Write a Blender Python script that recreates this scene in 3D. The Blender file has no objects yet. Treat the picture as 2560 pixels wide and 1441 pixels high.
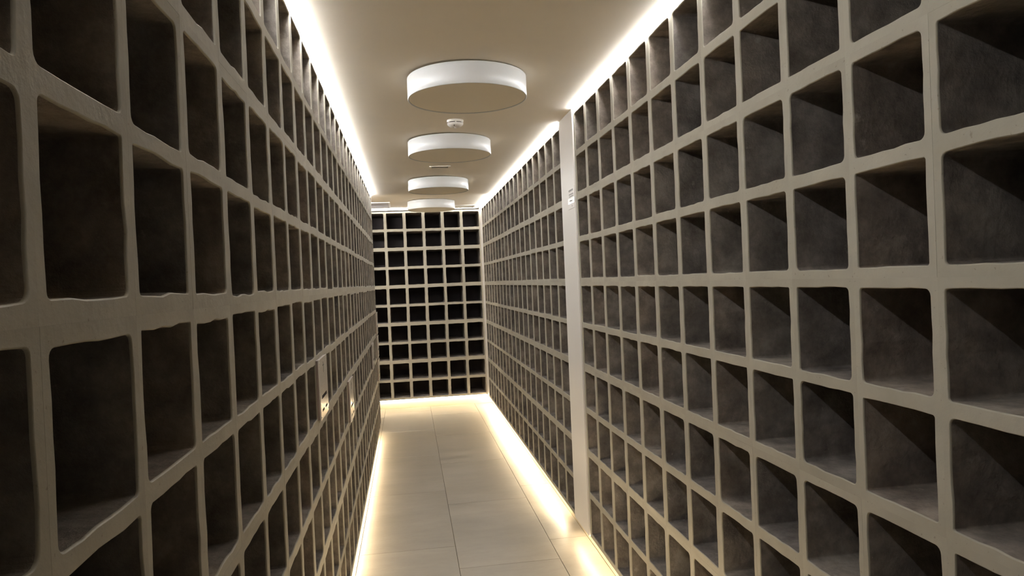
import bpy, bmesh, math, random
from mathutils import Vector, Matrix

S = 0.25                 # one niche column in metres
ZF = -6.52               # floor level below the eye, in niche columns
random.seed(7)

def W(x, y, z):          # niche-column units measured from the eye -> metres above the floor
    return Vector((x * S, y * S, (z - ZF) * S))

# ------------------------------------------------------------------ camera, world, exposure
sc = bpy.context.scene
col = sc.collection
yaw, pitch, roll, fpx = 0.146908, -0.011762, -0.042833, 1743.76
fw = Vector((math.sin(yaw) * math.cos(pitch), math.cos(yaw) * math.cos(pitch), math.sin(pitch)))
rt = Vector((math.cos(yaw), -math.sin(yaw), 0))
up = rt.cross(fw)
r2 = math.cos(roll) * rt + math.sin(roll) * up
u2 = -math.sin(roll) * rt + math.cos(roll) * up
cam_d = bpy.data.cameras.new('camera')
cam = bpy.data.objects.new('camera', cam_d)
col.objects.link(cam)
M = Matrix((r2, u2, -fw)).transposed().to_4x4()
M.translation = W(0, 0, 0)
cam.matrix_world = M
cam_d.sensor_fit = 'HORIZONTAL'
cam_d.sensor_width = 36.0
cam_d.lens = 36.0 * fpx / 2560.0
cam_d.clip_start = 0.02
sc.camera = cam

world = bpy.data.worlds.new('world')
sc.world = world
world.use_nodes = True
world.node_tree.nodes['Background'].inputs[0].default_value = (0.9, 0.8, 0.65, 1)
world.node_tree.nodes['Background'].inputs[1].default_value = 0.0

sc.view_settings.view_transform = 'Standard'
sc.view_settings.look = 'None'
sc.view_settings.gamma = 1.0
sc.view_settings.use_curve_mapping = False
sc.view_settings.exposure = 0.70
sc.cycles.max_bounces = 12
sc.cycles.diffuse_bounces = 8
sc.cycles.glossy_bounces = 4
sc.cycles.sample_clamp_indirect = 6.0
sc.cycles.use_denoising = True

# ------------------------------------------------------------------ layout (niche columns from the eye)
XR, XL, YB, YEND = 3.9216, -1.4567, 37.04, 31.02
YR0, YF0, YL0 = 15.7086, 17.1494, 3.0176
ZR4, MR = -0.1169, 1.9734
ZL4, ML = -0.1067, 2.0
DEPTH = 1.9
RTOP, RBOT = ZR4 + 2 * MR, ZR4 - 3 * MR
LTOP, LBOT = ZL4 + 2 * ML, ZL4 - 3 * ML
def zc(x):               # the ceiling hangs very slightly out of level
    return 3.94 - 0.0139 * x
FAR_UP = 0.05            # the ceiling is a little higher past the end of the left rack
YN = -4.0                # near end of the corridor, behind the camera
XW = -8.0                # end of the side passage

# light strips: strengths
CEIL_COL, FLOOR_COL = (0.97, 0.98, 1.0), (1.0, 0.82, 0.555)
E_CEIL = 50.0
E_FLOOR_FAR, E_FLOOR_MID, E_FLOOR_NEAR, E_FLOOR_LEFT, E_FLOOR_BACK, E_FLOOR_BOUNCE = 125.0, 72.0, 38.0, 38.0, 36.0, 420.0

# ------------------------------------------------------------------ materials
def new_mat(name):
    m = bpy.data.materials.new(name)
    m.use_nodes = True
    nt = m.node_tree
    return m, nt, nt.nodes['Principled BSDF']

def N(nt, kind, **kw):
    n = nt.nodes.new(kind)
    for k, v in kw.items():
        if k in n.inputs.keys() if hasattr(n.inputs, 'keys') else False:
            n.inputs[k].default_value = v
        else:
            setattr(n, k, v)
    return n

def noise(nt, scale, detail=4.0, rough=0.55, vec=None):
    n = nt.nodes.new('ShaderNodeTexNoise')
    n.inputs['Scale'].default_value = scale
    n.inputs['Detail'].default_value = detail
    n.inputs['Roughness'].default_value = rough
    if vec is not None:
        nt.links.new(vec, n.inputs['Vector'])
    return n

def ramp(nt, src, stops):
    r = nt.nodes.new('ShaderNodeValToRGB')
    e = r.color_ramp.elements
    while len(e) < len(stops):
        e.new(0.5)
    for k, (p, c) in enumerate(stops):
        e[k].position = p
        e[k].color = (*c, 1)
    nt.links.new(src, r.inputs['Fac'])
    return r

def mix(nt, kind, fac, a, b):
    m = nt.nodes.new('ShaderNodeMix')
    m.data_type = 'RGBA'
    m.blend_type = kind
    if isinstance(fac, (int, float)):
        m.inputs[0].default_value = fac
    else:
        nt.links.new(fac, m.inputs[0])
    for i, s in ((6, a), (7, b)):
        if isinstance(s, tuple):
            m.inputs[i].default_value = (*s, 1)
        else:
            nt.links.new(s, m.inputs[i])
    return m.outputs[2]

def bump(nt, bs, src, strength, dist):
    b = nt.nodes.new('ShaderNodeBump')
    b.inputs['Strength'].default_value = strength
    b.inputs['Distance'].default_value = dist
    nt.links.new(src, b.inputs['Height'])
    nt.links.new(b.outputs['Normal'], bs.inputs['Normal'])

def objvec(nt):
    """object coordinates shifted per object, so copies of one block do not repeat their marks"""
    tc = nt.nodes.new('ShaderNodeTexCoord')
    oi = nt.nodes.new('ShaderNodeObjectInfo')
    mul = nt.nodes.new('ShaderNodeMath')
    mul.operation = 'MULTIPLY'
    mul.inputs[1].default_value = 37.0
    nt.links.new(oi.outputs['Random'], mul.inputs[0])
    add = nt.nodes.new('ShaderNodeVectorMath')
    add.operation = 'ADD'
    nt.links.new(tc.outputs['Object'], add.inputs[0])
    nt.links.new(mul.outputs[0], add.inputs[1])
    return add.outputs[0], oi.outputs['Random']

def mat_cement_face():
    m, nt, bs = new_mat('cement_face')
    v, rnd = objvec(nt)
    n1 = noise(nt, 5.0, 5.0, 0.6, v)
    c = ramp(nt, n1.outputs['Fac'], [(0.25, (0.325, 0.297, 0.238)), (0.6, (0.39, 0.36, 0.293)), (0.85, (0.43, 0.395, 0.322))]).outputs['Color']
    tone = ramp(nt, rnd, [(0.0, (0.93, 0.93, 0.92)), (1.0, (1.0, 1.0, 1.0))]).outputs['Color']
    c = mix(nt, 'MULTIPLY', 1.0, c, tone)
    n2 = noise(nt, 120.0, 2.0, 0.5, v)
    pits = ramp(nt, n2.outputs['Fac'], [(0.24, (0.55, 0.53, 0.5)), (0.31, (1, 1, 1))]).outputs['Color']
    c = mix(nt, 'MULTIPLY', 0.6, c, pits)
    nt.links.new(c, bs.inputs['Base Color'])
    bs.inputs['Roughness'].default_value = 0.72
    bs.inputs['Specular IOR Level'].default_value = 0.3
    n3 = noise(nt, 26.0, 6.0, 0.6, v)
    bump(nt, bs, n3.outputs['Fac'], 0.35, 0.006)
    return m

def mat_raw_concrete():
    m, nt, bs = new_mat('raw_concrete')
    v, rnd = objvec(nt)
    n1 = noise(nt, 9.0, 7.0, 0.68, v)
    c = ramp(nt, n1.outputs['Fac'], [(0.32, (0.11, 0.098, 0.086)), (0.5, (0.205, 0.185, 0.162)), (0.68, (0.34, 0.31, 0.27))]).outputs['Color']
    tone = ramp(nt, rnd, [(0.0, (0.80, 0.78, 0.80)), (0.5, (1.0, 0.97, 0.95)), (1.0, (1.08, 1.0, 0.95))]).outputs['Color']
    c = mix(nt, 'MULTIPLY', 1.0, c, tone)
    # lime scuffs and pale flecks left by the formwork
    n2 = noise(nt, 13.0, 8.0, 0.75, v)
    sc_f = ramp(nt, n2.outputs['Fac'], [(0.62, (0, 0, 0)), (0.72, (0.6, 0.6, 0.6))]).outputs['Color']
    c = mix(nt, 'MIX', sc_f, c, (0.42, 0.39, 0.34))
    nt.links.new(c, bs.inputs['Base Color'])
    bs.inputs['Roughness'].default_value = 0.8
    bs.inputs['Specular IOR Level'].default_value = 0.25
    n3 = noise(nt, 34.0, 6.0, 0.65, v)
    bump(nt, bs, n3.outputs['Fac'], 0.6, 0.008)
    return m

def mat_plain(name, colr, rough=0.6, spec=0.4, metal=0.0, bscale=None, bstr=0.15, var=0.06):
    m, nt, bs = new_mat(name)
    tc = nt.nodes.new('ShaderNodeTexCoord')
    n1 = noise(nt, 3.0, 4.0, 0.5, tc.outputs['Object'])
    lo = tuple(x * (1 - var) for x in colr)
    hi = tuple(min(1, x * (1 + var)) for x in colr)
    c = ramp(nt, n1.outputs['Fac'], [(0.3, lo), (0.7, hi)]).outputs['Color']
    nt.links.new(c, bs.inputs['Base Color'])
    bs.inputs['Roughness'].default_value = rough
    bs.inputs['Specular IOR Level'].default_value = spec
    bs.inputs['Metallic'].default_value = metal
    if bscale:
        n2 = noise(nt, bscale, 3.0, 0.5, tc.outputs['Object'])
        bump(nt, bs, n2.outputs['Fac'], bstr, 0.002)
    return m

def mat_tile():
    m, nt, bs = new_mat('floor_stone')
    tc = nt.nodes.new('ShaderNodeTexCoord')
    oi = nt.nodes.new('ShaderNodeObjectInfo')
    mp = nt.nodes.new('ShaderNodeMapping')
    mp.inputs['Scale'].default_value = (1.0, 2.6, 1.0)
    add = nt.nodes.new('ShaderNodeVectorMath')
    add.operation = 'ADD'
    mul = nt.nodes.new('ShaderNodeMath')
    mul.operation = 'MULTIPLY'
    mul.inputs[1].default_value = 23.0
    nt.links.new(oi.outputs['Random'], mul.inputs[0])
    nt.links.new(tc.outputs['Object'], add.inputs[0])
    nt.links.new(mul.outputs[0], add.inputs[1])
    nt.links.new(add.outputs[0], mp.inputs['Vector'])
    n1 = noise(nt, 2.2, 6.0, 0.6, mp.outputs[0])
    c = ramp(nt, n1.outputs['Fac'], [(0.3, (0.265, 0.238, 0.192)), (0.5, (0.31, 0.278, 0.226)), (0.72, (0.36, 0.324, 0.267))]).outputs['Color']
    n2 = noise(nt, 5.5, 9.0, 0.7, mp.outputs[0])
    vein = ramp(nt, n2.outputs['Fac'], [(0.485, (1, 1, 1)), (0.5, (0.93, 0.9, 0.86)), (0.515, (1, 1, 1))]).outputs['Color']
    c = mix(nt, 'MULTIPLY', 0.8, c, vein)
    nt.links.new(c, bs.inputs['Base Color'])
    rr = ramp(nt, n1.outputs['Fac'], [(0.3, (0.3, 0.3, 0.3)), (0.7, (0.42, 0.42, 0.42))])
    nt.links.new(rr.outputs['Color'], bs.inputs['Roughness'])
    bs.inputs['Specular IOR Level'].default_value = 0.45
    bump(nt, bs, n2.outputs['Fac'], 0.08, 0.002)
    return m

def mat_translucent(name, colr, trans, rough):
    """white lamp fabric: part of the light that falls on it comes through"""
    m, nt, bs = new_mat(name)
    bs.inputs['Base Color'].default_value = (*colr, 1)
    bs.inputs['Roughness'].default_value = rough
    tr = nt.nodes.new('ShaderNodeBsdfTranslucent')
    tr.inputs['Color'].default_value = (*colr, 1)
    mx = nt.nodes.new('ShaderNodeMixShader')
    mx.inputs[0].default_value = trans
    nt.links.new(bs.outputs[0], mx.inputs[1])
    nt.links.new(tr.outputs[0], mx.inputs[2])
    nt.links.new(mx.outputs[0], nt.nodes['Material Output'].inputs['Surface'])
    return m

def mat_emit(name, colr, strength):
    m, nt, bs = new_mat(name)
    bs.inputs['Base Color'].default_value = (0.8, 0.8, 0.8, 1)
    bs.inputs['Emission Color'].default_value = (*colr, 1)
    bs.inputs['Emission Strength'].default_value = strength
    return m

def mat_brushed(name):
    m, nt, bs = new_mat(name)
    tc = nt.nodes.new('ShaderNodeTexCoord')
    mp = nt.nodes.new('ShaderNodeMapping')
    mp.inputs['Scale'].default_value = (3.0, 3.0, 90.0)
    nt.links.new(tc.outputs['Object'], mp.inputs['Vector'])
    n1 = noise(nt, 6.0, 3.0, 0.5, mp.outputs[0])
    c = ramp(nt, n1.outputs['Fac'], [(0.3, (0.74, 0.66, 0.57)), (0.7, (0.84, 0.76, 0.66))]).outputs['Color']
    nt.links.new(c, bs.inputs['Base Color'])
    bs.inputs['Metallic'].default_value = 0.25
    bs.inputs['Roughness'].default_value = 0.2
    return m

FACE, RAW = mat_cement_face(), mat_raw_concrete()
BACK_SHADE = mat_plain('shaded_niche_concrete', (0.065, 0.055, 0.055), 0.85, 0.2, 0, 40, 0.3, 0.25)  # concrete darkened so the deep niche's shade sits in its colour
CEIL = mat_plain('ceiling_paint', (0.92, 0.85, 0.735), 0.75, 0.25, 0, 60, 0.12, 0.02)
WALLP = mat_plain('wall_render', (0.45, 0.40, 0.33), 0.85, 0.2, 0, 40, 0.3)
WHITE = mat_plain('white_paint', (0.84, 0.80, 0.74), 0.42, 0.4, 0, 80, 0.04, 0.015)
PLINTH = mat_plain('cream_plinth', (0.74, 0.64, 0.47), 0.5, 0.4, 0, 50, 0.1)
TILE = mat_tile()
GROUT = mat_plain('grout', (0.20, 0.165, 0.12), 0.9, 0.1, 0, 120, 0.3)
SHADE = mat_translucent('white_lamp_shade', (0.72, 0.72, 0.70), 0.12, 0.32)
DIFF = mat_translucent('cream_lamp_diffuser', (0.96, 0.89, 0.76), 0.06, 0.6)
COVER = mat_plain('white_lamp_cover', (0.9, 0.88, 0.84), 0.6, 0.3, 0, None, 0, 0.01)
PLASTIC = mat_plain('white_plastic', (0.74, 0.70, 0.65), 0.3, 0.5, 0, None, 0, 0.01)
DARK = mat_plain('dark_slot', (0.03, 0.025, 0.02), 0.7, 0.2)
GREYP = mat_plain('grey_grille_paint', (0.40, 0.365, 0.36), 0.5, 0.4)
BRASS = mat_brushed('brushed_plate')
PLATE_EDGE = mat_plain('plate_edge', (0.20, 0.15, 0.12), 0.5, 0.4)
INK = mat_plain('engraved_ink', (0.05, 0.045, 0.04), 0.6, 0.2)
GREYINK = mat_plain('grey_print', (0.30, 0.29, 0.28), 0.6, 0.2)
GLINT = mat_plain('glint_foil', (0.92, 0.92, 0.90), 0.24, 0.6, 0.6, 40, 0.8, 0.01)
ACRYL = mat_plain('satin_acrylic', (0.84, 0.80, 0.74), 0.35, 0.4, 0, None, 0, 0.01)
LED_HOUSING = mat_plain('aluminium_profile', (0.6, 0.6, 0.58), 0.4, 0.5, 0.7)

# ------------------------------------------------------------------ mesh helpers
def link(name, me, parent=None, loc=None, rot=None):
    o = bpy.data.objects.new(name, me)
    col.objects.link(o)
    if loc is not None:
        o.location = loc
    if rot is not None:
        o.rotation_euler = (0, 0, rot)
    if parent is not None:
        o.parent = parent
    return o

def build(name, bm, mats, parent=None, smooth=False, loc=None, rot=None):
    me = bpy.data.meshes.new(name)
    bm.normal_update()
    bm.to_mesh(me)
    bm.free()
    for m in (mats if isinstance(mats, (list, tuple)) else [mats]):
        me.materials.append(m)
    if smooth:
        for p in me.polygons:
            p.use_smooth = True
    return link(name, me, parent, loc, rot)

def bm_box(bm, a, b, bevel=0.0, mi=0):
    """box from corner a to corner b in metres"""
    a, b = Vector(a), Vector(b)
    lo = Vector((min(a.x, b.x), min(a.y, b.y), min(a.z, b.z)))
    hi = Vector((max(a.x, b.x), max(a.y, b.y), max(a.z, b.z)))
    r = bmesh.ops.create_cube(bm, size=1.0)
    vs = r['verts']
    for v in vs:
        v.co = Vector((lo[i] + (v.co[i] + 0.5) * (hi[i] - lo[i]) for i in range(3)))
    fs = list({f for v in vs for f in v.link_faces})
    for f in fs:
        f.material_index = mi
    if bevel > 0:
        es = list({e for f in fs for e in f.edges})
        rb = bmesh.ops.bevel(bm, geom=es, offset=bevel, segments=2, profile=0.5, affect='EDGES')
        for f in rb['faces']:
            f.material_index = mi
    return vs

def box(name, a, b, mat, parent=None, bevel=0.0, origin=None):
    bm = bmesh.new()
    bm_box(bm, a, b, bevel)
    if origin is not None:
        bmesh.ops.translate(bm, verts=bm.verts, vec=-Vector(origin))
    return build(name, bm, mat, parent, loc=origin)

def lathe(bm, prof, seg=48, mi=0):
    rings = []
    for r, z in prof:
        if r < 1e-6:
            rings.append([bm.verts.new((0, 0, z))])
        else:
            rings.append([bm.verts.new((r * math.cos(2 * math.pi * k / seg), r * math.sin(2 * math.pi * k / seg), z)) for k in range(seg)])
    for A, B in zip(rings[:-1], rings[1:]):
        for k in range(seg):
            k2 = (k + 1) % seg
            if len(A) == 1 and len(B) == 1:
                continue
            if len(A) == 1:
                f = bm.faces.new((A[0], B[k2], B[k]))
            elif len(B) == 1:
                f = bm.faces.new((A[k], A[k2], B[0]))
            else:
                f = bm.faces.new((A[k], A[k2], B[k2], B[k]))
            f.material_index = mi
    bmesh.ops.recalc_face_normals(bm, faces=bm.faces)

def structure(o):
    o['kind'] = 'structure'
    return o

def tag(o, label, cat, group=None):
    o['label'] = label
    o['category'] = cat
    if group:
        o['group'] = group
    return o

def empty(name, loc, rot=0.0):
    o = bpy.data.objects.new(name, None)
    col.objects.link(o)
    o.location = loc
    o.rotation_euler = (0, 0, rot)
    o.empty_display_size = 0.1
    return o

# ------------------------------------------------------------------ light strips (the lamps that light the place)
def strip(name, a, b, colr, strength, label, group):
    """thin LED strip between two corner points given in niche columns"""
    a, b = W(*a), W(*b)
    base = Vector(((a.x + b.x) / 2, (a.y + b.y) / 2, min(a.z, b.z)))
    o = box(name, a, b, mat_emit('glow_' + name, colr, strength), None, 0.0, base)
    return tag(o, label, 'light strip', group)

GC, GF = 'light strips under the ceiling edges', 'light strips under the racks'
SH = 0.042               # height of the glowing face under the ceiling edge
strip('light_strip', (XL + 0.002, 0.5, zc(XL) - SH), (XL + 0.04, YEND - 0.03, zc(XL) - 0.004), CEIL_COL, E_CEIL * 1.65,
      'long glowing white light strip along the top of the left niche rack', GC)
strip('light_strip', (XR - 0.04, 7.5, zc(XR) - SH), (XR - 0.002, YR0 - 0.03, zc(XR) - 0.003), CEIL_COL, E_CEIL,
      'glowing white light strip above the near right rack, ending at the white pillar', GC)
strip('light_strip', (XR - 0.04, YF0 - 0.04, zc(XR) - SH), (XR - 0.002, YB - 0.12, zc(XR) - 0.003), CEIL_COL, E_CEIL,
      'glowing white light strip above the far right rack beyond the pillar', GC)
strip('light_strip', (-5.9, YB - 0.05, RTOP + 0.07), (XR - 0.12, YB - 0.002, RTOP + 0.115), CEIL_COL, E_CEIL * 0.45,
      'glowing white light strip across the top of the back rack', GC)

def foot_strip(a, b, side, strength, label, tilt=10):
    """tape under a rack's front edge, tipped towards the corridor; a, b are its ends in niche columns"""
    a, b = W(*a), W(*b)
    d = (b - a).normalized()
    n = Matrix.Rotation(math.radians(tilt), 3, d) @ Vector((0, 0, -1))
    if n.dot(Vector((*side, 0))) < 0:
        n = Matrix.Rotation(math.radians(-tilt), 3, d) @ Vector((0, 0, -1))
    wv = n.cross(d) * 0.005
    c = (a + b) / 2
    bm = bmesh.new()
    quads = []
    for p in (a, b):
        p = p - c
        quads.append([bm.verts.new(p + wv), bm.verts.new(p - wv), bm.verts.new(p - wv - n * 0.0015), bm.verts.new(p + wv - n * 0.0015)])
    A, B = quads
    bm.faces.new(A); bm.faces.new(B)
    for k in range(4):
        bm.faces.new((A[k], A[(k + 1) % 4], B[(k + 1) % 4], B[k]))
    bmesh.ops.recalc_face_normals(bm, faces=bm.faces)
    me = bpy.data.meshes.new('light_strip')
    bm.to_mesh(me); bm.free()
    me.materials.append(mat_emit('glow_foot', FLOOR_COL, strength))
    o = bpy.data.objects.new('light_strip', me)
    col.objects.link(o)
    o.location = c
    return tag(o, label, 'light strip', GF)

ZS = 0.03
foot_strip((XL - 0.06, 6.0, LBOT - ZS), (XL - 0.06, 13.4, LBOT - ZS), (1, 0), E_FLOOR_BOUNCE,  # out of view, boosted far above its neighbours to bounce light upwards
           'unseen warm light strip under the near half of the left rack, boosted to brighten the ceiling')
foot_strip((XL - 0.06, 13.4, LBOT - ZS), (XL - 0.06, YEND - 0.1, LBOT - ZS), (1, 0), E_FLOOR_LEFT,
           'warm light strip hidden under the far half of the left rack')
foot_strip((XR + 0.06, 6.0, RBOT - ZS), (XR + 0.06, 13.4, RBOT - ZS), (-1, 0), E_FLOOR_BOUNCE,  # unseen run, overdriven so its floor bounce lifts ceiling and lamp undersides
           'unseen warm light strip under the near right rack on the viewer side, boosted to brighten the ceiling')
foot_strip((XR + 0.06, 13.4, RBOT - ZS), (XR + 0.06, YR0 + 1.6, RBOT - ZS), (-1, 0), E_FLOOR_NEAR,
           'warm light strip hidden under the near right rack beside the white pillar')
foot_strip((XR + 0.06, YF0 + 1.5, RBOT - ZS), (XR + 0.06, YF0 + 7.5, RBOT - ZS), (-1, 0), E_FLOOR_MID,
           'warm light strip hidden under the far right rack next to the white pillar')
foot_strip((XR + 0.06, YF0 + 7.5, RBOT - ZS), (XR + 0.06, YB - 0.1, RBOT - ZS), (-1, 0), E_FLOOR_FAR,
           'bright warm light strip hidden under the far right rack towards the back corner')
foot_strip((-5.9, YB + 0.05, RBOT - ZS), (XR - 0.05, YB + 0.05, RBOT - ZS), (0, -1), E_FLOOR_BACK,
           'warm light strip hidden under the foot of the back rack', 0)

# the side passage to the left is lit the same way along its near wall
strip('light_strip', (-7.8, YEND + 0.025, zc(-4) - 0.08), (XL - 0.25, YEND + 0.06, zc(-4) + 0.02), CEIL_COL, E_CEIL * 3.0,
      'white light strip in the side passage behind the left rack', GC)
foot_strip((-7.8, YEND + 0.1, LBOT - ZS), (XL - 0.3, YEND + 0.1, LBOT - ZS), (0, 1), 130.0,
           'warm light strip at the foot of the side passage behind the left rack')

# ------------------------------------------------------------------ room shell
XRW, XLW, YBW = XR + DEPTH + 0.02, XL - DEPTH - 0.02, YB + DEPTH + 0.35
T = 0.5
ZTOP = 4.6
structure(box('wall_right', W(XRW, YN, ZF - 0.3), W(XRW + T, YBW + T, ZTOP), WALLP))
structure(box('wall_back', W(XW - T, YBW, ZF - 0.3), W(XRW, YBW + T, ZTOP), WALLP))
structure(box('wall_left', W(XLW - T, YN, ZF - 0.3), W(XLW, YEND, ZTOP), WALLP))
structure(box('wall_front', W(XLW - T, YN - T, ZF - 0.3), W(XRW + T, YN, ZTOP), WALLP))
structure(box('wall_passage_near', W(XW - T, YEND - T, ZF - 0.3), W(XLW - T, YEND, ZTOP), WALLP))
structure(box('wall_passage_end', W(XW - T, YEND, ZF - 0.3), W(XW, YBW, ZTOP), WALLP))

def slab(name, x0, x1, y0, y1, lift, mat):
    bm = bmesh.new()
    vs = []
    for x, y in ((x0, y0), (x1, y0), (x1, y1), (x0, y1)):
        vs.append((bm.verts.new(W(x, y, zc(x) + lift)), bm.verts.new(W(x, y, zc(x) + lift + 0.3))))
    bm.faces.new([v[0] for v in vs][::-1])
    bm.faces.new([v[1] for v in vs])
    for k in range(4):
        a, b = vs[k], vs[(k + 1) % 4]
        bm.faces.new((a[0], b[0], b[1], a[1]))
    bmesh.ops.recalc_face_normals(bm, faces=bm.faces)
    return structure(build(name, bm, mat))

slab('ceiling', XLW, XRW, YN, YEND, 0.0, CEIL)
slab('ceiling_far', XW, XRW, YEND, YBW, FAR_UP, CEIL)

# floor: slab and stone tiles, each a piece of its own
floor = structure(box('floor', W(XW - T, YN - T, ZF - 0.3), W(XRW + T, YBW + T, ZF - 0.03), GROUT))
PR, PL_, PB = XR + 0.245, XL - 0.20, YB + 0.13      # plinth faces
J = 0.012
cols = [(-8.0, -6.13, 30.2), (-6.13, -3.8, 31.9), (-3.8, -1.47, 33.2), (-1.47, 0.86, 31.26), (0.86, 3.2, 29.88), (3.2, PR - 0.005, 31.09)]
tile_cache = {}
for x0, x1, ph in cols:
    L = 4.68
    y = ph - L * 9
    while y < PB:
        y0, y1 = max(y, YN), min(y + L, PB - 0.005)
        xa = x0
        if x1 <= -1.4:                     # side passage only; the corridor keeps a narrow run by the left plinth
            if y1 <= YEND:
                if x0 > -3.9:
                    xa = PL_ + 0.005
                else:
                    y += L
                    continue
            elif y0 < YEND:
                if x0 > -3.9:
                    bmh = bmesh.new()
                    bm_box(bmh, W(PL_ + 0.005 + J / 2, y0 + J / 2, ZF - 0.03), W(x1 - J / 2, YEND - J / 2, ZF), 0.0007)
                    c0 = W((PL_ + x1) / 2, (y0 + YEND) / 2, ZF)
                    bmesh.ops.translate(bmh, verts=bmh.verts, vec=-c0)
                    build('tile', bmh, TILE, floor, loc=c0)
                y0 = YEND
        if y1 - y0 > 0.1:
            key = (round(x1 - xa, 3), round(y1 - y0, 3))
            c0 = W((xa + x1) / 2, (y0 + y1) / 2, ZF)
            if key in tile_cache:
                link('tile', tile_cache[key], floor, c0)
            else:
                bmh = bmesh.new()
                bm_box(bmh, W(xa + J / 2, y0 + J / 2, ZF - 0.03), W(x1 - J / 2, y1 - J / 2, ZF), 0.0007)
                bmesh.ops.translate(bmh, verts=bmh.verts, vec=-c0)
                o = build('tile', bmh, TILE, floor, loc=c0)
                tile_cache[key] = o.data
        y += L

# plinths under the racks
structure(box('baseboard_left', W(XLW, YN, ZF), W(PL_, YEND - 0.05, LBOT - 0.045), PLINTH))
structure(box('baseboard_right', W(PR, YN, ZF), W(XRW, YBW, RBOT - 0.045), PLINTH))
structure(box('baseboard_back', W(XW, PB, ZF), W(PR, YBW, RBOT - 0.045), PLINTH))
# white pillar between the two right racks and the pale corner trim
structure(box('trim_1', W(XR - 0.035, YR0 + 0.03, RBOT + 0.0), W(XRW, YF0 - 0.03, zc(XR) - 0.002), WHITE, None, 0.0015))
structure(box('trim_2', W(XR - 0.004, YF0 + 19.01, RBOT), W(XR + 0.3, YB - 0.01, RTOP), WHITE, None, 0.001))

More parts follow.
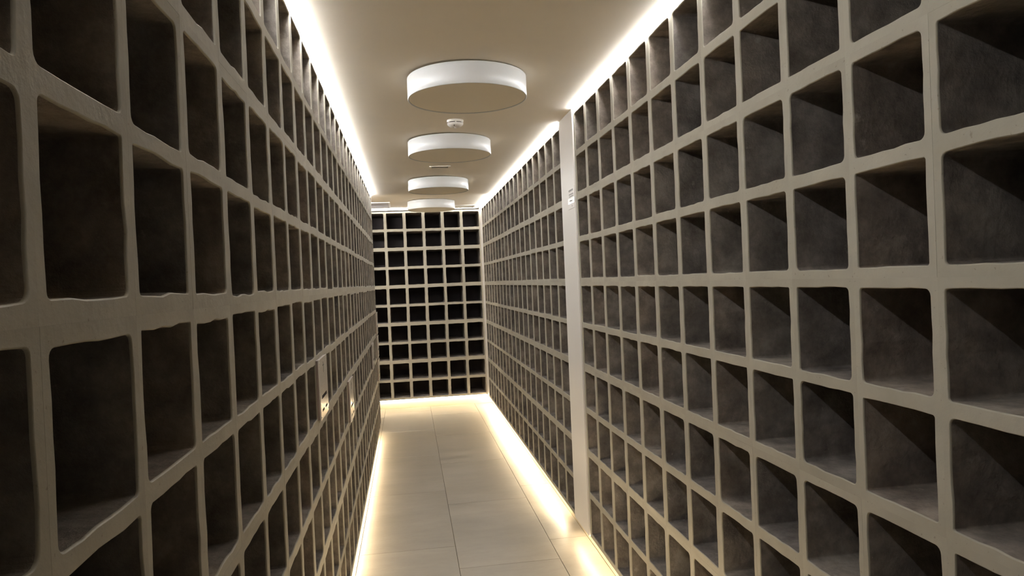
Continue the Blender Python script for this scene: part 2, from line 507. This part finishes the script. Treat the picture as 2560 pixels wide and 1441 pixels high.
# ------------------------------------------------------------------ concrete niche racks
def niche_block_mesh(seed, MH, rough=1.0):
    """one cast block: two niches, one above the other; x along the wall, y into the wall, z up (metres)"""
    rnd = random.Random(seed)
    bm = bmesh.new()
    thick, thin, vert = 0.092, 0.13, 0.075      # half joint rail, middle rail, half upright
    mid = MH / 2
    holes = [(vert, 1 - vert, thick, mid - thin / 2), (vert, 1 - vert, mid + thin / 2, MH - thick)]
    cells = [(0.0, mid), (mid, MH)]
    g = 0.0002
    for (x0, x1, z0, z1), (cz0, cz1) in zip(holes, cells):
        x0 += rnd.uniform(-.008, .008) * rough; x1 += rnd.uniform(-.008, .008) * rough
        z0 += rnd.uniform(-.010, .010) * rough; z1 += rnd.uniform(-.010, .010) * rough
        ring = []                                # (u, w) around the opening, counter-clockwise
        kinds = []
        corners = [(x0, z0, 180), (x1, z0, 270), (x1, z1, 0), (x0, z1, 90)]
        for ci, (cx, cz, a0) in enumerate(corners):
            r = rnd.uniform(0.014, 0.062)
            ox = cx + (r if cx == x0 else -r)
            oz = cz + (r if cz == z0 else -r)
            for k in range(5):
                a = math.radians(a0 + 90 * k / 4)
                ring.append((ox + r * math.cos(a), oz + r * math.sin(a)))
            nx, nz, _ = corners[(ci + 1) % 4]
            rn = 0.06
            for k in range(1, 5):
                t = k / 5
                px = cx + (nx - cx) * (0.09 + 0.82 * t)
                pz = cz + (nz - cz) * (0.09 + 0.82 * t)
                w = rnd.uniform(-.007, .007) * rough
                if abs(nx - cx) > abs(nz - cz):
                    pz += w
                else:
                    px += w
                ring.append((px, pz))
        n = len(ring)
        mx, mz = (x0 + x1) / 2, (z0 + z1) / 2
        outer = []
        for (u, w) in ring:
            du, dw = u - mx, w - mz
            lo_x, hi_x, lo_z, hi_z = g, 1 - g, cz0 + (g if cz0 == 0 else 0), cz1 - (g if cz1 == MH else 0)
            hx, hz = (x1 - x0) / 2, (z1 - z0) / 2
            if abs(du) / hx > abs(dw) / hz:
                ou = hi_x if du > 0 else lo_x
                ow = mz + dw * ((hi_z - lo_z) / (z1 - z0))
                ow = min(max(ow, lo_z), hi_z)
            else:
                ow = hi_z if dw > 0 else lo_z
                ou = mx + du * ((hi_x - lo_x) / (x1 - x0))
                ou = min(max(ou, lo_x), hi_x)
            outer.append((ou, ow))
        # snap the outermost corner samples so the face reaches its corners
        for ci in range(4):
            k = ci * 9 + 2
            ou = g if corners[ci][0] == x0 else 1 - g
            ow = (cz0 + (g if cz0 == 0 else 0)) if corners[ci][1] == z0 else (cz1 - (g if cz1 == MH else 0))
            outer[k] = (ou, ow)
        fil = 0.014
        def V(u, y, w):
            return bm.verts.new((u * S, y * S, w * S))
        O = [V(u, 0, w) for u, w in outer]
        def shrink(u, w, d):                     # move towards the niche's axis
            du, dw = u - mx, w - mz
            L = math.hypot(du, dw)
            return (u - du / L * d, w - dw / L * d)
        A, B, C, D = [], [], [], []
        for (u, w) in ring:
            uo, wo = shrink(u, w, -fil * 0.7)
            A.append(V(uo, 0, wo))
            B.append(V(u - (u - uo) * 0.3, fil * 0.3, w - (w - wo) * 0.3))
            C.append(V(u, fil * 1.1, w))
            ui, wi = shrink(u, w, 0.02)
            D.append(V(ui, DEPTH - 0.05, wi))
        for k in range(n):
            k2 = (k + 1) % n
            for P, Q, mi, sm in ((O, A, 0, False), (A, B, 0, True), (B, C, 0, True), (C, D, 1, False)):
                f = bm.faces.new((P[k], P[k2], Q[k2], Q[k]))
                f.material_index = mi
                f.smooth = sm
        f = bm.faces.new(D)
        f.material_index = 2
    # outer shell: sides, top, bottom, back
    e0, e1 = g, 1 - g
    q = [(e0, g), (e1, g), (e1, MH - g), (e0, MH - g)]
    F = [bm.verts.new((u * S, 0.0, w * S)) for u, w in q]
    K = [bm.verts.new((u * S, DEPTH * S, w * S)) for u, w in q]
    for k in range(4):
        k2 = (k + 1) % 4
        bm.faces.new((F[k2], F[k], K[k], K[k2])).material_index = 0
    bm.faces.new(K).material_index = 1
    bmesh.ops.remove_doubles(bm, verts=bm.verts, dist=0.00005)
    bmesh.ops.recalc_face_normals(bm, faces=bm.faces)
    me = bpy.data.meshes.new('niche_block')
    bm.to_mesh(me)
    bm.free()
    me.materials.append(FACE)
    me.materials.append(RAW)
    me.materials.append(BACK_SHADE)
    return me

VAR_R = [niche_block_mesh(s, MR) for s in range(9)]
VAR_L = [niche_block_mesh(100 + s, ML, 1.7) for s in range(9)]

def rack(label, origin, rot, ncols, bottom, MH, meshes, group='concrete niche racks'):
    """origin: foot of the rack's first column in niche columns (x, y); blocks run along local +x"""
    r = empty('niche_rack', W(origin[0], origin[1], bottom), rot)
    tag(r, label, 'rack', group)
    for c in range(ncols):
        for k in range(5):
            o = bpy.data.objects.new('niche_block', random.choice(meshes))
            col.objects.link(o)
            o.parent = r
            o.location = (c * S, random.uniform(0, 0.0004), k * MH * S)
    return r

rack('long concrete niche rack forming the left side of the corridor, with metal name plates', (XL, YL0 - 6), math.pi / 2, 34, LBOT, ML, VAR_L)
rack('near right concrete niche rack, from the white pillar towards the viewer', (XR, YR0), -math.pi / 2, 18, RBOT, MR, VAR_R)
rack('far right concrete niche rack between the white pillar and the back corner', (XR, YF0 + 19), -math.pi / 2, 19, RBOT, MR, VAR_R)
rack('pale concrete niche rack across the back end of the corridor', (XR - 10, YB), 0.0, 10, RBOT, MR, VAR_R)

# ------------------------------------------------------------------ ceiling drum lamps
def drum_lamp(x, y, label):
    R, H = 1.14 * S, 0.42 * S
    zt = (zc(x) + (FAR_UP if y > YEND else 0) - ZF) * S
    t = empty('ceiling_lamp', (x * S, y * S, zt))
    tag(t, label, 'lamp', 'ceiling drum lamps')
    bm = bmesh.new()                                     # ceiling plate
    lathe(bm, [(0, 0), (R * 0.55, 0), (R * 0.55, -0.014), (0, -0.014)], 40)
    build('mounting_plate', bm, PLASTIC, t, True)
    bm = bmesh.new()                                     # drum: hoop with rolled rims
    lathe(bm, [(R - 0.006, -0.007), (R - 0.0015, -0.006), (R, -0.008), (R, -H + 0.002), (R - 0.0012, -H), (R - 0.004, -H), (R - 0.006, -H + 0.002), (R - 0.006, -0.007)], 96)
    o = build('lamp_shade', bm, SHADE, t, True)
    bm = bmesh.new()                                     # diffuser disc set just inside the hoop
    lathe(bm, [(0, -H + 0.004), (R - 0.0062, -H + 0.004), (R - 0.0062, -H + 0.007), (0, -H + 0.007)], 96)
    build('diffuser', bm, DIFF, t)
    bm = bmesh.new()                                     # top cover
    lathe(bm, [(0, -0.014), (R - 0.0062, -0.014), (R - 0.0062, -0.017), (0, -0.017)], 96)
    build('top_cover', bm, COVER, t)
    return t

drum_lamp(1.28, 13.42, 'nearest and largest looking of the white round drum lamps on the ceiling')
drum_lamp(1.29, 19.40, 'second white round drum lamp from the front, just behind the smoke detector')
drum_lamp(1.29, 26.75, 'third white round drum lamp from the front, behind the ceiling vent')
drum_lamp(1.25, 34.0, 'farthest white round drum lamp, right in front of the back rack')

# smoke detector
sx, sy = 1.29, 16.95
t = tag(empty('smoke_detector', W(sx, sy, zc(sx))), 'small round white smoke detector on the ceiling between the two nearest lamps', 'smoke detector')
bm = bmesh.new(); lathe(bm, [(0, 0), (0.050, 0), (0.050, -0.010), (0.048, -0.014), (0, -0.014)], 40)
build('base', bm, PLASTIC, t, True)
bm = bmesh.new(); lathe(bm, [(0, -0.014), (0.043, -0.014), (0.043, -0.019), (0, -0.019)], 40)
build('vent_ring', bm, DARK, t, True)
bm = bmesh.new(); lathe(bm, [(0, -0.019), (0.049, -0.019), (0.047, -0.028), (0.036, -0.037), (0.020, -0.041), (0, -0.042)], 40)
build('cap', bm, PLASTIC, t, True)
for k in range(6):
    a = k * math.pi / 3
    o = box('vent_rib', (-0.004, 0.040, -0.0195), (0.004, 0.0485, -0.0138), PLASTIC, t)
    o.rotation_euler = (0, 0, a)
box('indicator_light', (-0.012, -0.040, -0.040), (-0.007, -0.034, -0.034), INK, t)
bm = bmesh.new(); lathe(bm, [(0, -0.040), (0.007, -0.041), (0.006, -0.046), (0, -0.047)], 16)
build('test_button', bm, PLASTIC, t, True)

# small slotted ceiling vent behind the second lamp
vx, vy = 1.22, 23.75
t = tag(empty('ceiling_vent', W(vx, vy, zc(vx))), 'small ceiling vent with a dark slot, half hidden behind the second lamp', 'vent')
hw, hd = 0.35 * S, 0.24 * S
bm = bmesh.new()
bm_box(bm, (-hw, -hd, -0.006), (-hw + 0.018, hd, 0)); bm_box(bm, (hw - 0.018, -hd, -0.006), (hw, hd, 0))
bm_box(bm, (-hw + 0.018, -hd, -0.006), (hw - 0.018, -hd + 0.018, 0)); bm_box(bm, (-hw + 0.018, hd - 0.035, -0.006), (hw - 0.018, hd, 0))
build('frame', bm, CEIL, t)
box('slot', (-hw + 0.018, -hd + 0.018, -0.002), (hw - 0.018, hd - 0.035, 0), DARK, t)
box('blade', (-hw + 0.018, -0.006, -0.005), (hw - 0.018, -0.003, -0.001), PLASTIC, t)

# grey access grilles near the back
def grille(x0, x1, y0, y1, label, mat):
    xm, ym = (x0 + x1) / 2, (y0 + y1) / 2
    z = zc(xm) + FAR_UP
    t = tag(empty('ceiling_panel', W(xm, ym, z)), label, 'ceiling panel')
    hx, hy = (x1 - x0) / 2 * S, (y1 - y0) / 2 * S
    bm = bmesh.new()
    f = 0.02
    bm_box(bm, (-hx, -hy, -0.012), (-hx + f, hy, 0)); bm_box(bm, (hx - f, -hy, -0.012), (hx, hy, 0))
    bm_box(bm, (-hx + f, -hy, -0.012), (hx - f, -hy + f, 0)); bm_box(bm, (-hx + f, hy - f, -0.012), (hx - f, hy, 0))
    build('frame', bm, WHITE, t)
    box('panel', (-hx + f, -hy + f, -0.006), (hx - f, hy - f, -0.001), mat, t)
    return t
grille(-3.0, -0.72, 34.2, 36.6, 'grey square ceiling panel by the left end of the back rack', GREYP)
grille(2.45, 3.6, 35.7, 36.85, 'pale ceiling panel in the back right corner beside the farthest lamp', WHITE)

# ------------------------------------------------------------------ name plates on the left rack
def name_plate(colm, row, label, lines, dy=0.0, dz=0.0):
    """closes niche (colm, row) of the left rack; colm counted along the rack, row from the top"""
    x = XL - 0.0
    yc = YL0 + colm + 0.5 + dy
    zcen = ZL4 + (4 - row - 0.5) * 1.0 + dz
    t = tag(empty('name_plate', W(x, yc, zcen - 0.468)), label, 'name plate', 'metal name plates on the left rack')
    hy, hz, th = 0.485 * S, 0.468 * S, 0.055 * S
    h = hz * 2
    bm = bmesh.new(); bm_box(bm, (0.0006, -hy, 0.003), (th * 0.62, hy, h - 0.003))
    build('backing_board', bm, PLATE_EDGE, t)
    bm = bmesh.new(); bm_box(bm, (th * 0.62, -hy - 0.001, 0), (th, hy + 0.001, h), 0.001)
    build('metal_plate', bm, BRASS, t)
    bm = bmesh.new()                                     # cross
    bm_box(bm, (th, -0.0022, h * 0.74), (th + 0.0006, 0.0022, h * 0.92))
    bm_box(bm, (th, -0.018, h * 0.855), (th + 0.0006, 0.018, h * 0.875))
    build('cross', bm, INK, t)
    rnd = random.Random(colm * 10 + row)
    for (y0, y1, zz, hh) in lines:                       # engraved lettering, too small to read
        bm = bmesh.new()
        y = y0
        while y < y1:
            w = rnd.uniform(0.10, 0.2) * hh * 3
            c = rnd.random()
            b0 = zz * h
            if c < 0.12:
                y += w * 0.8
                continue
            bm_box(bm, (th, y * hy, b0), (th + 0.0006, y * hy + 0.0016, b0 + hh * h))
            if c > 0.4:
                bm_box(bm, (th, y * hy + 0.0016, b0 + hh * h * 0.45), (th + 0.0006, y * hy + 0.006, b0 + hh * h * 0.58))
            if c > 0.65:
                bm_box(bm, (th, y * hy + 0.006, b0), (th + 0.0006, y * hy + 0.0076, b0 + hh * h * rnd.choice((0.6, 1.0))))
            y += w
        build('lettering', bm, INK, t)
    for sy_ in (-1, 1):
        for szz in (0.05, 0.95):
            o = bmesh.new(); lathe(o, [(0, 0.0), (0.003, 0.0), (0.0025, 0.0012), (0, 0.0014)], 12)
            bmesh.ops.rotate(o, verts=o.verts, cent=(0, 0, 0), matrix=Matrix.Rotation(math.pi / 2, 3, 'Y'))
            bmesh.ops.translate(o, verts=o.verts, vec=(th, sy_ * hy * 0.92, szz * h))
            build('screw', o, LED_HOUSING, t, True)
    return t

FULL = [(-0.62, 0.55, 0.33, 0.055), (-0.62, -0.2, 0.12, 0.04), (0.2, 0.62, 0.12, 0.04)]
name_plate(8, 5, 'nearest brushed metal name plate closing a niche of the left rack', FULL, -0.08, 0.04)
name_plate(13, 6, 'second brushed metal name plate on the left rack, lower and farther than the nearest', FULL, -0.05, 0.02)
name_plate(23, 6, 'small name plate near the far end of the left rack, before the stacked three', FULL, -0.1, 0.0)
name_plate(27, 5, 'topmost of the three name plates stacked at the far end of the left rack', FULL, 0, 0.0)
name_plate(27, 6, 'middle one of the three name plates stacked at the far end of the left rack', FULL, 0, 0.0)
name_plate(27, 7, 'lowest of the three name plates stacked at the far end of the left rack', FULL, 0, 0.0)

# ------------------------------------------------------------------ small notice on the white pillar
px = (XR - 0.035) * S
t = tag(empty('notice_plate', (px, 15.98 * S, (1.62 - ZF) * S)), 'small notice plate with grey print and a silver strip for its reflected light on the white pillar', 'sign')
def nb(name, ya, yb, za, zb, mat, proud, base=0.0):
    bm = bmesh.new()
    bm_box(bm, (-base - proud, (ya - 15.98) * S, (za - 1.62) * S), (-base, (yb - 15.98) * S, (zb - 1.62) * S), 0.0)
    return build(name, bm, mat, t)
nb('plate', 15.76, 16.40, 1.62, 2.12, ACRYL, 0.003)
bm = bmesh.new()
rnd = random.Random(3)
for (ya, yb, za, hh) in ((15.86, 16.28, 2.02, 0.05), (15.84, 16.28, 1.94, 0.03), (15.84, 16.24, 1.89, 0.03)):
    y = ya
    while y < yb:
        w = rnd.uniform(0.03, 0.055)
        bm_box(bm, (-0.0036, (y - 15.98) * S, (za - 1.62) * S), (-0.003, (y + 0.012 - 15.98) * S, (za + hh - 1.62) * S))
        bm_box(bm, (-0.0036, (y + 0.012 - 15.98) * S, (za + hh * 0.45 - 1.62) * S), (-0.003, (y + w - 0.012 - 15.98) * S, (za + hh * 0.62 - 1.62) * S))
        y += w
build('print', bm, GREYINK, t)
nb('glint_strip', 15.72, 16.38, 1.73, 1.87, GLINT, 0.0012, 0.003)  # bright metal strip stands in for strip light mirrored in the plate
nb('dash', 15.94, 16.18, 1.79, 1.812, GREYINK, 0.0006, 0.0042)
nb('dot', 15.98, 16.01, 1.665, 1.69, INK, 0.0006, 0.003)
